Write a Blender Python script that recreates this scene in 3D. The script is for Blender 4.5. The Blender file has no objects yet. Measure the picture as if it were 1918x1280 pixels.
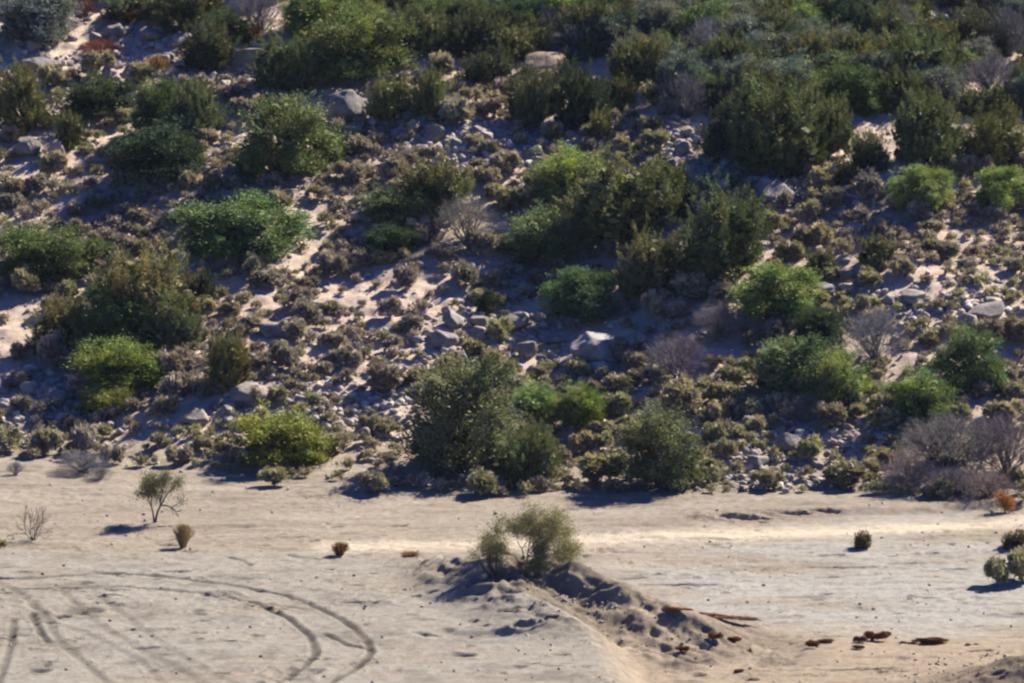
import bpy, math, random
import numpy as np
from mathutils import Vector, Matrix
random.seed(7)
HAZE = 0.00005
sc = bpy.context.scene
COL = sc.collection

# ------------------------------------------------------------------ camera
FPX, CX, CY = 10300.0, 959.0, 640.0
PITCH = math.radians(11.0)
CAM = np.array([0.0, -150.0, 33.0])
cd = bpy.data.cameras.new("camera"); cam = bpy.data.objects.new("camera", cd); COL.objects.link(cam)
cam.location = CAM; cam.rotation_euler = (math.pi/2 - PITCH, 0, 0)
cd.sensor_width = 36.0; cd.lens = 36.0*FPX/1918.0; cd.clip_start = 1.0; cd.clip_end = 3000.0
sc.camera = cam
# ------------------------------------------------------------------ light
SUN_EL, SUN_AZ = math.radians(39.5), math.radians(47.0)      # azimuth measured from +Y (away from the viewer) towards +X
w = bpy.data.worlds.new("World"); sc.world = w; w.use_nodes = True
nt = w.node_tree; bg = nt.nodes["Background"]
sky = nt.nodes.new("ShaderNodeTexSky"); sky.sky_type = 'NISHITA'; sky.sun_disc = False
sky.sun_elevation = SUN_EL; sky.sun_rotation = SUN_AZ; sky.air_density = 1.3; sky.dust_density = 0.3; sky.ozone_density = 2.0
sky_tint = nt.nodes.new("ShaderNodeMix"); sky_tint.data_type = 'RGBA'; sky_tint.blend_type = 'MULTIPLY'; sky_tint.inputs[0].default_value = 1
sky_tint.inputs[7].default_value = (.14, .30, .84, 1); nt.links.new(sky.outputs[0], sky_tint.inputs[6]); nt.links.new(sky_tint.outputs[2], bg.inputs[0]); bg.inputs[1].default_value = 0.05
sd = bpy.data.lights.new("sun", 'SUN'); sun = bpy.data.objects.new("sun", sd); COL.objects.link(sun)
sd.energy = 5.0; sd.angle = math.radians(0.5); sd.color = (1.0, 0.90, 0.76)
sv = Vector((math.sin(SUN_AZ)*math.cos(SUN_EL), math.cos(SUN_AZ)*math.cos(SUN_EL), math.sin(SUN_EL)))
sun.rotation_euler = sv.to_track_quat('Z', 'Y').to_euler(); sun.location = (60, 60, 90)
sc.view_settings.view_transform = 'Standard'; sc.view_settings.look = 'None'
sc.view_settings.gamma = 1.0; sc.view_settings.exposure = 1.5
sc.render.engine = 'CYCLES'
sc.cycles.use_denoising = True
sc.cycles.pixel_filter_type = 'BLACKMAN_HARRIS'; sc.cycles.filter_width = 2.4
sc.cycles.max_bounces = 5; sc.cycles.diffuse_bounces = 2; sc.cycles.transmission_bounces = 3

# ------------------------------------------------------------------ noise
def _h(ix, iy, seed):
    n = (ix*374761393 + iy*668265263 + seed*974711) & 0xffffffff
    n = ((n ^ (n >> 13))*1274126177) & 0xffffffff
    return ((n ^ (n >> 16)) & 0xffff)/65535.0
def vnoise(x, y, seed=0):
    x = np.asarray(x, float); y = np.asarray(y, float)
    ix = np.floor(x).astype(np.int64); iy = np.floor(y).astype(np.int64)
    fx = x-ix; fy = y-iy; fx = fx*fx*(3-2*fx); fy = fy*fy*(3-2*fy)
    a = _h(ix, iy, seed); b = _h(ix+1, iy, seed); c = _h(ix, iy+1, seed); d = _h(ix+1, iy+1, seed)
    return (a+(b-a)*fx)*(1-fy) + (c+(d-c)*fx)*fy - 0.5
def fbm(x, y, seed=0, o=4):
    s = 0; a = 1.0
    for k in range(o):
        s = s + a*vnoise(x*(2**k)+k*17.3, y*(2**k)-k*9.1, seed+k); a *= 0.5
    return s
def sstep(a, b, x):
    t = np.clip((x-a)/(b-a), 0, 1); return t*t*(3-2*t)
def pdist(x, y, pts):
    """distance to a polyline, position 0..1 along it, signed side"""
    best = np.full(np.shape(x), 1e9); par = np.zeros(np.shape(x)); side = np.zeros(np.shape(x))
    n = len(pts)-1
    for i in range(n):
        ax, ay = pts[i][:2]; bx, by = pts[i+1][:2]
        dx, dy = bx-ax, by-ay; L = dx*dx+dy*dy
        t = np.clip(((x-ax)*dx+(y-ay)*dy)/L, 0, 1)
        ex = x-(ax+t*dx); ey = y-(ay+t*dy); d = np.hypot(ex, ey)
        m = d < best
        best = np.where(m, d, best); par = np.where(m, (i+t)/n, par); side = np.where(m, np.sign(dx*ey-dy*ex), side)
    return best, par, side
def ray(px, py):
    dx = (px-CX)/FPX; dz = (CY-py)/FPX
    c, s = math.cos(PITCH), math.sin(PITCH)
    return np.array([dx, c+dz*s, -s+dz*c])
def flat_pt(px, py, z=0.0):
    r = ray(px, py); t = (z-CAM[2])/r[2]; p = CAM+r*t; return (p[0], p[1])

# ------------------------------------------------------------------ terrain heights
EDGE = [flat_pt(*p, z) for *p, z in [(-900,1010,.45),(-100,1032,.45),(300,1034,.45),(660,1036,.45),(800,1052,.45),(880,1085,.3),(1000,1150,.2),(1120,1212,.1),(1180,1260,0),(1230,1400,0),(1300,1700,0)]]
RIDGE_OLD = [flat_pt(*p, z) for *p, z in [(930,1078,.8),(1000,1078,1.15),(1080,1100,1.05),(1160,1140,.75),(1240,1185,.4),(1300,1215,.1)]]
RIDGE2_OLD = [flat_pt(*p, z) for *p, z in [(800,1066,.5),(880,1110,.7),(960,1165,.65),(1060,1212,.5),(1190,1245,.15)]]
RIDGE = [flat_pt(*p, z) for *p, z in [(915,1078,.75),(985,1062,1.1),(1080,1082,1.1),(1170,1120,.85),(1260,1158,.5),(1375,1212,.1)]]
RIDGE2 = [flat_pt(*p, z) for *p, z in [(800,1068,.45),(860,1095,.6),(960,1150,.6),(1080,1195,.45),(1240,1232,.1)]]
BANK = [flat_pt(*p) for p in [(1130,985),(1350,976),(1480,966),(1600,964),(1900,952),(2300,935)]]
LIT_STRIP = [flat_pt(*p) for p in [(560,1032),(700,1026),(900,1020),(1300,1006),(1700,990),(1918,978),(2300,955)]]  # line of the bright bank face, only coloured, not raised
MND = flat_pt(1900, 1262, .3)
def _tent(d, w):
    t = np.clip(1-np.sqrt(d*d+.01)/w, 0, 1); return t*(.55+.75*t-.3*t*t)
def foot(x):
    return 1.2 - 0.20*x + 0.9*np.sin(x*0.35+1.0) + 0.5*np.sin(x*0.9)
def macro(x, y):
    x = np.asarray(x, float); y = np.asarray(y, float)
    d = y - foot(np.clip(x, -30, 30))
    dd = np.maximum(d+1.0, 0)
    hill = 0.315*dd - 0.315*3.0*(1-np.exp(-dd/3.0))*0.55
    far = np.maximum(d-15, 0); hill = hill - 0.095*(far-6*(1-np.exp(-far/6)))
    hill = hill + (0.38*vnoise(x*0.13, y*0.13, 3) + 0.20*vnoise(x*0.3, y*0.33, 5))*sstep(0, 6, d)
    z = hill
    # raised plain on the left
    e, par, side = pdist(x, y, EDGE)
    s = e*side                                    # + on the far/right side
    z = z + 0.66*(1-sstep(-0.9, 0.5, s))*(1-sstep(-60, -45, -y-75)*0)
    r, pr, _ = pdist(x, y, RIDGE)
    z = np.maximum(z, 0) + _tent(r, 1.5+1.1*pr)*1.5*np.interp(pr, [0, .12, .4, .6, .8, 1], [.22, .9, 1.0, .85, .6, .06])
    r2, pr2, _ = pdist(x, y, RIDGE2)
    z = z + 0.50*np.interp(pr2, [0, .2, .5, .8, 1], [.2, .8, 1, .7, .05])*_tent(r2, 1.7)
    b, pb, sb = pdist(x, y, BANK)
    z = z + 0.16*sstep(-0.35, 0.15, b*sb)*sstep(0, .25, pb)*np.exp(-np.maximum(b*sb, 0)/4)
    q, _, sq = pdist(x, y, LIT_STRIP)
    z = z - 0.12*sstep(-.5, .5, q*sq)*np.exp(-np.maximum(q, 0)/1.5)*0
    mx = (x-MND[0]-1.0)/2.6; my = (y-MND[1]+0.4)/1.5
    z = z + 0.85*np.exp(-(mx*mx+my*my))
    z = z + 0.10*vnoise(x*0.25, y*0.4, 9) + 0.05*vnoise(x*0.8, y*1.1, 10)
    return z
def hit(px, py):
    r = ray(px, py); lo, hi = 112.0, 400.0
    for n in (300, 24):
        t = np.linspace(lo, hi, n)
        P = CAM[None, :]+r[None, :]*t[:, None]
        g = P[:, 2]-macro(P[:, 0], P[:, 1])
        i = np.argmax(g < 0)
        if g[i] >= 0: i = len(t)-1
        i = max(i, 1); lo, hi = t[i-1], t[i]
    a, b = g[i-1], g[i]; tt = t[i-1]+(t[i]-t[i-1])*a/(a-b)
    return CAM+r*tt
def mpp(p):                                        # metres per photo pixel at a point
    return math.dist(p, CAM)/FPX*1.0

TRACKS = [  # polyline px, half width m, depth m
 ([(-200,1098),(0,1086),(90,1081),(220,1075),(330,1082),(450,1098),(560,1124),(640,1160),(684,1196),(696,1222),(672,1250),(610,1285),(500,1330)], .085, .06),
 ([(-200,1118),(0,1104),(110,1103),(230,1100),(330,1106),(400,1115),(480,1131),(540,1158),(582,1192),(592,1222),(570,1250),(520,1272),(400,1310)], .085, .06),
 ([(0,1092),(40,1112),(80,1150),(110,1200),(180,1260),(260,1320)], .10, .03),
 ([(-60,1150),(60,1160),(160,1185),(260,1235),(330,1300)], .09, .018),
 ([(60,1150),(75,1185),(92,1205)], .08, .06), ([(25,1160),(22,1200),(8,1250),(-10,1300)], .08, .05),
 ([(110,1100),(170,1160),(260,1215),(350,1262),(430,1310)], .11, .02),
 ([(150,1092),(230,1150),(330,1225),(430,1275),(520,1330)], .10, .02),
 ([(430,1046),(455,1050),(470,1060)], .06, .05), ([(540,1040),(585,1047),(600,1050)], .05, .05),
 ([(390,1118),(430,1108),(470,1128),(560,1140)], .10, .03), ([(610,1188),(650,1208),(690,1216)], .08, .06),
]
TW = [([tuple(hit(px, py)[:2]) for px, py in pl], hw, dp) for pl, hw, dp in TRACKS]
PITS = []
rp = random.Random(3)
for px, py, r, dp, *asx in [(145,1148,.42,.16),(405,1116,.3,.10),(370,1145,.15,.08),(930,1088,.42,.30),(960,1108,.35,.20),(905,1190,.5,.12,.4),(560,1262,.4,.12),(530,1272,.4,.1),(860,1230,.25,.12),(70,1258,.2,.1),(630,988,.16,.1),(1480,962,.13,.12,.2),(1545,958,.11,.10,.25),(1400,972,.13,.14,.15),(1275,1098,.12,.12,.12),(1580,1064,.13,.10,.12),(1700,1058,.1,.08,.15),(1330,1010,.1,.08,.12),(1180,1085,.1,.08,.2),(520,1010,.1,.07,.12),(420,985,.1,.07,.12),(1500,1120,.1,.08,.15),(300,1180,.12,.08,.3),(1600,1255,.1,.08,.1),(1300,962,.12,.08),(1700,1120,.12,.08),(1735,1116,.12,.08),(1780,1115,.1,.06)]:
    p = hit(px, py); PITS.append((p[0], p[1], r, dp, asx[0] if asx else .8))
for k in range(520):
    px, py = rp.uniform(-60, 1980), rp.uniform(960, 1290)
    if py > 1050 and px < 700 and False: continue
    p = flat_pt(px, py, .3); PITS.append((p[0], p[1], rp.uniform(.04, .12), rp.uniform(.04, .10), rp.choice([.8, .5, .25])))

# ------------------------------------------------------------------ mesh helpers
def mesh_np(name, V, quads=None, tris=None, colors=None, smooth=True):
    me = bpy.data.meshes.new(name)
    V = np.asarray(V, np.float32)
    nq = 0 if quads is None else len(quads); ntr = 0 if tris is None else len(tris)
    loops = np.concatenate([np.asarray(quads, np.int32).ravel() if nq else np.zeros(0, np.int32), np.asarray(tris, np.int32).ravel() if ntr else np.zeros(0, np.int32)])
    me.vertices.add(len(V)); me.vertices.foreach_set("co", V.ravel())
    me.loops.add(len(loops)); me.loops.foreach_set("vertex_index", loops.astype(np.int32))
    me.polygons.add(nq+ntr)
    st = np.concatenate([np.arange(nq)*4, nq*4+np.arange(ntr)*3]).astype(np.int32)
    me.polygons.foreach_set("loop_start", st)
    me.polygons.foreach_set("use_smooth", np.full(nq+ntr, smooth))
    me.update(calc_edges=True)
    if colors is not None:
        at = me.color_attributes.new("Col", 'FLOAT_COLOR', 'POINT')
        c = np.ones((len(V), 4), np.float32); c[:, :3] = colors; at.data.foreach_set("color", c.ravel())
    me.validate()
    return me
def link(name, me, mat=None, parent=None):
    o = bpy.data.objects.new(name, me); COL.objects.link(o)
    if mat and not me.materials: me.materials.append(mat)
    if parent: o.parent = parent
    return o
def tag(o, label, cat, group=None):
    o['label'] = label; o['category'] = cat
    if group: o['group'] = group
def tubes(segs, sides=5):
    """segs: list of (p0, p1, r0, r1)"""
    V = []; Q = []
    S = np.array([[*a, *b, r, q] for a, b, r, q in segs], float)
    a = S[:, :3]; b = S[:, 3:6]; d = b-a; d /= np.linalg.norm(d, axis=1)[:, None]+1e-9
    up = np.where(np.abs(d[:, 2:3]) > .9, np.array([[1., 0, 0]]), np.array([[0, 0, 1.]]))
    u = np.cross(d, up); u /= np.linalg.norm(u, axis=1)[:, None]; v = np.cross(d, u)
    n = len(S); V = np.zeros((n, 2*sides, 3))
    for k in range(sides):
        an = 2*math.pi*k/sides; o = u*math.cos(an)+v*math.sin(an)
        V[:, k] = a+o*S[:, 6:7]; V[:, sides+k] = b+o*S[:, 7:8]
    base = np.arange(n)[:, None]*2*sides
    Q = np.concatenate([np.stack([base[:, 0]+k, base[:, 0]+(k+1) % sides, base[:, 0]+sides+(k+1) % sides, base[:, 0]+sides+k], 1) for k in range(sides)])
    return V.reshape(-1, 3), Q
def leaves(C, A, B):
    """centres, half long axes, half cross axes -> rhombus quads"""
    n = len(C); V = np.stack([C-A, C+B, C+A, C-B], 1).reshape(-1, 3)
    Q = np.arange(n*4).reshape(n, 4); return V, Q

# ------------------------------------------------------------------ materials
def newmat(name):
    m = bpy.data.materials.new(name); m.use_nodes = True; t = m.node_tree; t.nodes.clear()
    return m, t, t.nodes, t.links
def N(t, typ, **kw):
    n = t.nodes.new(typ)
    for k, v in kw.items():
        if k.startswith('i_'):
            key = k[2:]; key = int(key) if key.isdigit() else key
            n.inputs[key].default_value = v
        else: setattr(n, k, v)
    return n
def mul(t, a, b, typ='MULTIPLY', fac=1.0):
    m = t.nodes.new("ShaderNodeMix"); m.data_type = 'RGBA'; m.blend_type = typ; m.inputs[0].default_value = fac
    for i, s in ((6, a), (7, b)):
        if hasattr(s, 'links'): t.links.new(s, m.inputs[i])
        else: m.inputs[i].default_value = s
    return m.outputs[2]
def leaf_mat(name, trans=0.35, objcol=True):
    m, t, n, l = newmat(name)
    at = N(t, "ShaderNodeAttribute", attribute_name="Col")
    if objcol:
        oi = N(t, "ShaderNodeObjectInfo"); c = mul(t, at.outputs[0], oi.outputs[1])
    else: c = at.outputs[0]
    p = N(t, "ShaderNodeBsdfPrincipled", i_Roughness=0.75); p.inputs['Specular IOR Level'].default_value = 0.08
    l.new(c, p.inputs['Base Color'])
    out = N(t, "ShaderNodeOutputMaterial")
    if trans > 0:
        tr = N(t, "ShaderNodeBsdfTranslucent"); tc = mul(t, c, (1.3, 1.35, .75, 1)); l.new(tc, tr.inputs[0])
        mx = N(t, "ShaderNodeMixShader"); mx.inputs[0].default_value = trans
        l.new(p.outputs[0], mx.inputs[1]); l.new(tr.outputs[0], mx.inputs[2]); l.new(mx.outputs[0], out.inputs[0])
    else: l.new(p.outputs[0], out.inputs[0])
    return m
M_LEAF = leaf_mat("foliage", 0.14)
M_TWIG = leaf_mat("dry_twigs", 0.0)
M_SCRUB = leaf_mat("dry_scrub", 0.18)
M_SCRUBV = leaf_mat("dry_scrub_mass", 0.18, objcol=False)

def bark_mat():
    m, t, n, l = newmat("bark")
    tc = N(t, "ShaderNodeTexCoord"); no = N(t, "ShaderNodeTexNoise", i_Scale=30.0, i_Detail=4.0); l.new(tc.outputs['Object'], no.inputs[0])
    r = N(t, "ShaderNodeValToRGB"); r.color_ramp.elements[0].color = (.03, .022, .018, 1); r.color_ramp.elements[1].color = (.12, .095, .08, 1)
    l.new(no.outputs[0], r.inputs[0]); p = N(t, "ShaderNodeBsdfPrincipled", i_Roughness=0.9); l.new(r.outputs[0], p.inputs['Base Color'])
    o = N(t, "ShaderNodeOutputMaterial"); l.new(p.outputs[0], o.inputs[0]); return m
M_BARK = bark_mat()
def rock_mat(name, vcol=False):
    m, t, n, l = newmat(name)
    g = N(t, "ShaderNodeNewGeometry")
    no = N(t, "ShaderNodeTexNoise", i_Scale=3.0, i_Detail=8.0, i_Roughness=.65); l.new(g.outputs['Position'], no.inputs[0])
    r = N(t, "ShaderNodeValToRGB"); e = r.color_ramp.elements
    e[0].position = .3; e[0].color = (.45, .43, .42, 1); e[1].position = .7; e[1].color = (1.2, 1.15, 1.08, 1)
    l.new(no.outputs[0], r.inputs[0])
    if vcol: s = N(t, "ShaderNodeAttribute", attribute_name="Col").outputs[0]
    else: s = N(t, "ShaderNodeObjectInfo").outputs[1]
    c = mul(t, r.outputs[0], s)
    no2 = N(t, "ShaderNodeTexNoise", i_Scale=1.3, i_Detail=5.0); l.new(g.outputs['Position'], no2.inputs[0])
    r2 = N(t, "ShaderNodeValToRGB"); r2.color_ramp.elements[0].position = .55; r2.color_ramp.elements[1].position = .68
    l.new(no2.outputs[0], r2.inputs[0])
    mx = N(t, "ShaderNodeMix", data_type='RGBA'); l.new(r2.outputs[0], mx.inputs[0]); l.new(c, mx.inputs[6]); mx.inputs[7].default_value = (.20, .13, .08, 1)
    ml = N(t, "ShaderNodeMath", operation='MULTIPLY'); l.new(r2.outputs[0], ml.inputs[0]); ml.inputs[1].default_value = .35; l.new(ml.outputs[0], mx.inputs[0])
    no3 = N(t, "ShaderNodeTexNoise", i_Scale=9.0, i_Detail=8.0, i_Roughness=.7); l.new(g.outputs['Position'], no3.inputs[0])
    b = N(t, "ShaderNodeBump", i_Strength=.7, i_Distance=.06); l.new(no3.outputs[0], b.inputs['Height'])
    p = N(t, "ShaderNodeBsdfPrincipled", i_Roughness=.85); l.new(mx.outputs[2], p.inputs['Base Color']); l.new(b.outputs[0], p.inputs['Normal'])
    o = N(t, "ShaderNodeOutputMaterial"); l.new(p.outputs[0], o.inputs[0]); return m
M_ROCK = rock_mat("granite"); M_STONES = rock_mat("loose_stones", True)
def ground_mat():
    m, t, n, l = newmat("desert_soil")
    g = N(t, "ShaderNodeNewGeometry"); at = N(t, "ShaderNodeAttribute", attribute_name="Col")
    no = N(t, "ShaderNodeTexNoise", i_Scale=4.0, i_Detail=10.0, i_Roughness=.7); l.new(g.outputs['Position'], no.inputs[0])
    r = N(t, "ShaderNodeValToRGB"); e = r.color_ramp.elements
    e[0].position = .32; e[0].color = (.72, .70, .69, 1); e[1].position = .66; e[1].color = (1.12, 1.11, 1.1, 1)
    l.new(no.outputs[0], r.inputs[0]); c = mul(t, at.outputs[0], r.outputs[0])
    vo = N(t, "ShaderNodeTexNoise", i_Scale=14.0, i_Detail=6.0, i_Roughness=.75); l.new(g.outputs['Position'], vo.inputs[0])
    vo2 = N(t, "ShaderNodeTexNoise", i_Scale=38.0, i_Detail=5.0, i_Roughness=.8); l.new(g.outputs['Position'], vo2.inputs[0])
    ad = N(t, "ShaderNodeMath", operation='ADD'); l.new(vo.outputs[0], ad.inputs[0]); l.new(vo2.outputs[0], ad.inputs[1])
    b = N(t, "ShaderNodeBump", i_Strength=1.0, i_Distance=.06); l.new(ad.outputs[0], b.inputs['Height'])
    p = N(t, "ShaderNodeBsdfPrincipled", i_Roughness=.95); p.inputs['Specular IOR Level'].default_value = .1
    l.new(c, p.inputs['Base Color']); l.new(b.outputs[0], p.inputs['Normal'])
    o = N(t, "ShaderNodeOutputMaterial"); l.new(p.outputs[0], o.inputs[0]); return m
M_GROUND = ground_mat()

# ------------------------------------------------------------------ ground
def outer(a, b, n, far):
    k = np.linspace(0, 1, n+1)[1:]; return b + (far-b)*k**3 if far > b else b + (far-b)*k**3
xs_in = np.arange(-20.5, 20.5, 0.055)
ys_in = np.concatenate([np.arange(-31, 3, 0.055), np.arange(3, 70, 0.095)])
xs = np.concatenate([outer(0, xs_in[0], 24, -900)[::-1], xs_in, outer(0, xs_in[-1], 24, 900)])
ys = np.concatenate([outer(0, ys_in[0], 20, -500)[::-1], ys_in, outer(0, ys_in[-1], 30, 900)])
X, Y = np.meshgrid(xs, ys)
Z = macro(X, Y)
d = Y-foot(np.clip(X, -30, 30)); hl = sstep(-1.5, 2.0, d)
inner = ((np.abs(X) < 21) & (Y > -31.5) & (Y < 71)).astype(float)
e, par, side = pdist(X, Y, EDGE); plain = 1-sstep(-1.0, .3, e*side)
r1, p1, _ = pdist(X, Y, RIDGE); r2_, p2, _ = pdist(X, Y, RIDGE2)
mound = np.clip(np.exp(-(r1/1.7)**4)+np.exp(-(r2_/1.1)**4)*.75, 0, 1)
corner = np.exp(-((X-MND[0]-1)/2.8)**2-((Y-MND[1]+.4)/1.7)**2)
# rills across the mound run down along it
rx = X*0.55+Y*0.85; ry = X*0.85-Y*0.55
Z += inner*mound*(0.19*fbm(p1*7, r1*2.6, 31, 5) + 0.085*fbm(X*3.6+Y*1.5, Y*3.6, 33, 4)+.03*fbm(X*12, Y*12, 34, 2))
Z += inner*corner*(.16*fbm(X*1.6, Y*2.2, 35, 5)+.08*fbm(X*6, Y*6, 36, 3))
patch = sstep(-.25, .45, fbm(X*.22, Y*.35, 42, 3))
Z += inner*(0.020+0.03*patch)*fbm(X*2.0, Y*2.6, 41, 5)*(1+1.6*hl)
Z += inner*(.010+.022*patch)*fbm(X*6, Y*7, 45, 2)*(1+.8*hl)
Z += inner*(1-hl)*(1-plain)*(1-mound)*0.05*fbm(X*0.5, Y*3.5, 47, 3)
Z += inner*hl*0.15*fbm(X*0.9, Y*1.1, 51, 3)
trk = np.zeros_like(Z)
fi = (Y > -31) & (Y < 6)
rows = np.where(fi.any(1))[0]; a0, a1 = rows[0], rows[-1]+1
for pl, hw, dp in TW:
    x0 = min(p[0] for p in pl)-1; x1 = max(p[0] for p in pl)+1; y0 = min(p[1] for p in pl)-1; y1 = max(p[1] for p in pl)+1
    ix = np.where((xs > x0) & (xs < x1))[0]; iy = np.where((ys > y0) & (ys < y1))[0]
    if len(ix) == 0 or len(iy) == 0: continue
    sl = (slice(iy[0], iy[-1]+1), slice(ix[0], ix[-1]+1))
    D, P, S = pdist(X[sl], Y[sl], pl)
    D = D+0.05*vnoise(X[sl]*3, Y[sl]*3, 77)
    wob = .75+.6*np.clip(vnoise(X[sl]*1.1, Y[sl]*1.1, 78)+.4, 0, 1)
    lug = 0.85+0.3*(np.sin(P*len(pl)*70) > 0)
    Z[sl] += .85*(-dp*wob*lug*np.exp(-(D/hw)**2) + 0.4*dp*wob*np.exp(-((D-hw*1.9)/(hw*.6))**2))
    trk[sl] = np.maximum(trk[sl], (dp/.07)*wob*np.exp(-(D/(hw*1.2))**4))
for cx, cy, rr, dp, ax_ in PITS:
    ix = np.where(np.abs(xs-cx) < rr*3/ax_)[0]; iy = np.where(np.abs(ys-cy) < rr*3)[0]
    if len(ix) == 0 or len(iy) == 0: continue
    sl = (slice(iy[0], iy[-1]+1), slice(ix[0], ix[-1]+1))
    q = np.hypot((X[sl]-cx)*ax_, (Y[sl]-cy)*1.2)/rr*(1+.5*vnoise(X[sl]*4/rr*.3, Y[sl]*4/rr*.3, 79))
    Z[sl] += -dp*np.exp(-q**4)+.35*dp*np.exp(-((q-1.4)/.4)**2)
# colours (dry soil kinds, plus a painted sunlit strip and ledge shade)
def mixc(C, c2, f): return C*(1-f[..., None])+np.array(c2)*f[..., None]
C = np.zeros(X.shape+(3,)); C[:] = (.385, .34, .285)
n1 = fbm(X*.35, Y*1.2, 61, 4)
C = mixc(C, (.44, .40, .345), sstep(-.2, .6, n1))
C = mixc(C, (.27, .24, .205), .55*sstep(.0, .55, fbm(X*.5, Y*1.9, 62, 5)))
pan = sstep(-.2, .5, fbm(X*.3+4, Y*.8, 63, 3)+.35-np.abs(Y+13.0)*.12+np.clip(X*.05, -1, .3))*(1-plain)*(1-hl)*sstep(0, 6, X)
C = mixc(C, (.45, .45, .435), np.clip(pan, 0, 1)*.85)
C = mixc(C, (.385, .37, .34), plain*.85*sstep(-.6, .4, n1+.2))
C = mixc(C, (.235, .22, .20), plain*.75*sstep(.05, .6, fbm(X*.9, Y*1.4, 64, 5)))
tan = sstep(.0, .8, (-Y-16.5)*.35+n1*.6)*(1-plain)*(X > -1); C = mixc(C, (.47, .385, .285), np.clip(tan, 0, 1)*.6)
q, pq, sq = pdist(X, Y, LIT_STRIP); C = mixc(C, (.70, .62, .50), np.exp(-((q+.25*n1)/.62)**2)*sstep(0, .08, pq))  # sunlit face of a bank, painted as a pale strip
C = mixc(C, (.25, .215, .175), np.clip(np.exp(-(r1/2.1)**4)*(1-.5*np.exp(-(p1/.08)**2))+.6*np.exp(-(r2_/1.1)**2), 0, 1)*.85*sstep(-.45, .25, fbm(X*1.1, Y*1.1, 66, 4)+.1)*(1-.9*np.exp(-(r2_/.28)**2)))
C = mixc(C, (.21, .175, .135), np.clip(corner*1.3, 0, 1)*sstep(-.5, .2, n1+.2))
Cr = sstep(.1, .5, fbm(X*.8, Y*.9, 65, 4)+.15); HC = np.zeros_like(C); HC[:] = (.64, .53, .43); HC = mixc(HC, (.50, .41, .34), Cr)
C = C*np.array([.88, .875, .835])*(1-hl[..., None])+HC*hl[..., None]
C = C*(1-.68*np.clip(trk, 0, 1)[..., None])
b_, pb, sb = pdist(X, Y, BANK); C = mixc(C, (.30, .25, .21), .7*np.exp(-(b_/.4)**2)*sstep(-.5, .3, n1+.2))  # shadow line of the low ledge, darkened into the ground colour
nx, ny = len(xs), len(ys)
idx = np.arange(nx*ny).reshape(ny, nx)
Q = np.stack([idx[:-1, :-1], idx[:-1, 1:], idx[1:, 1:], idx[1:, :-1]], -1).reshape(-1, 4)
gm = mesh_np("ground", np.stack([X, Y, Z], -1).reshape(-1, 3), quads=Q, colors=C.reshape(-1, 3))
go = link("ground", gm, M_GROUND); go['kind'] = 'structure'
def zat(x, y):
    i = min(max(np.searchsorted(xs, x), 1), nx-1); j = min(max(np.searchsorted(ys, y), 1), ny-1)
    return float(min(Z[j, i], Z[j-1, i-1], Z[j, i-1], Z[j-1, i]))

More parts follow.
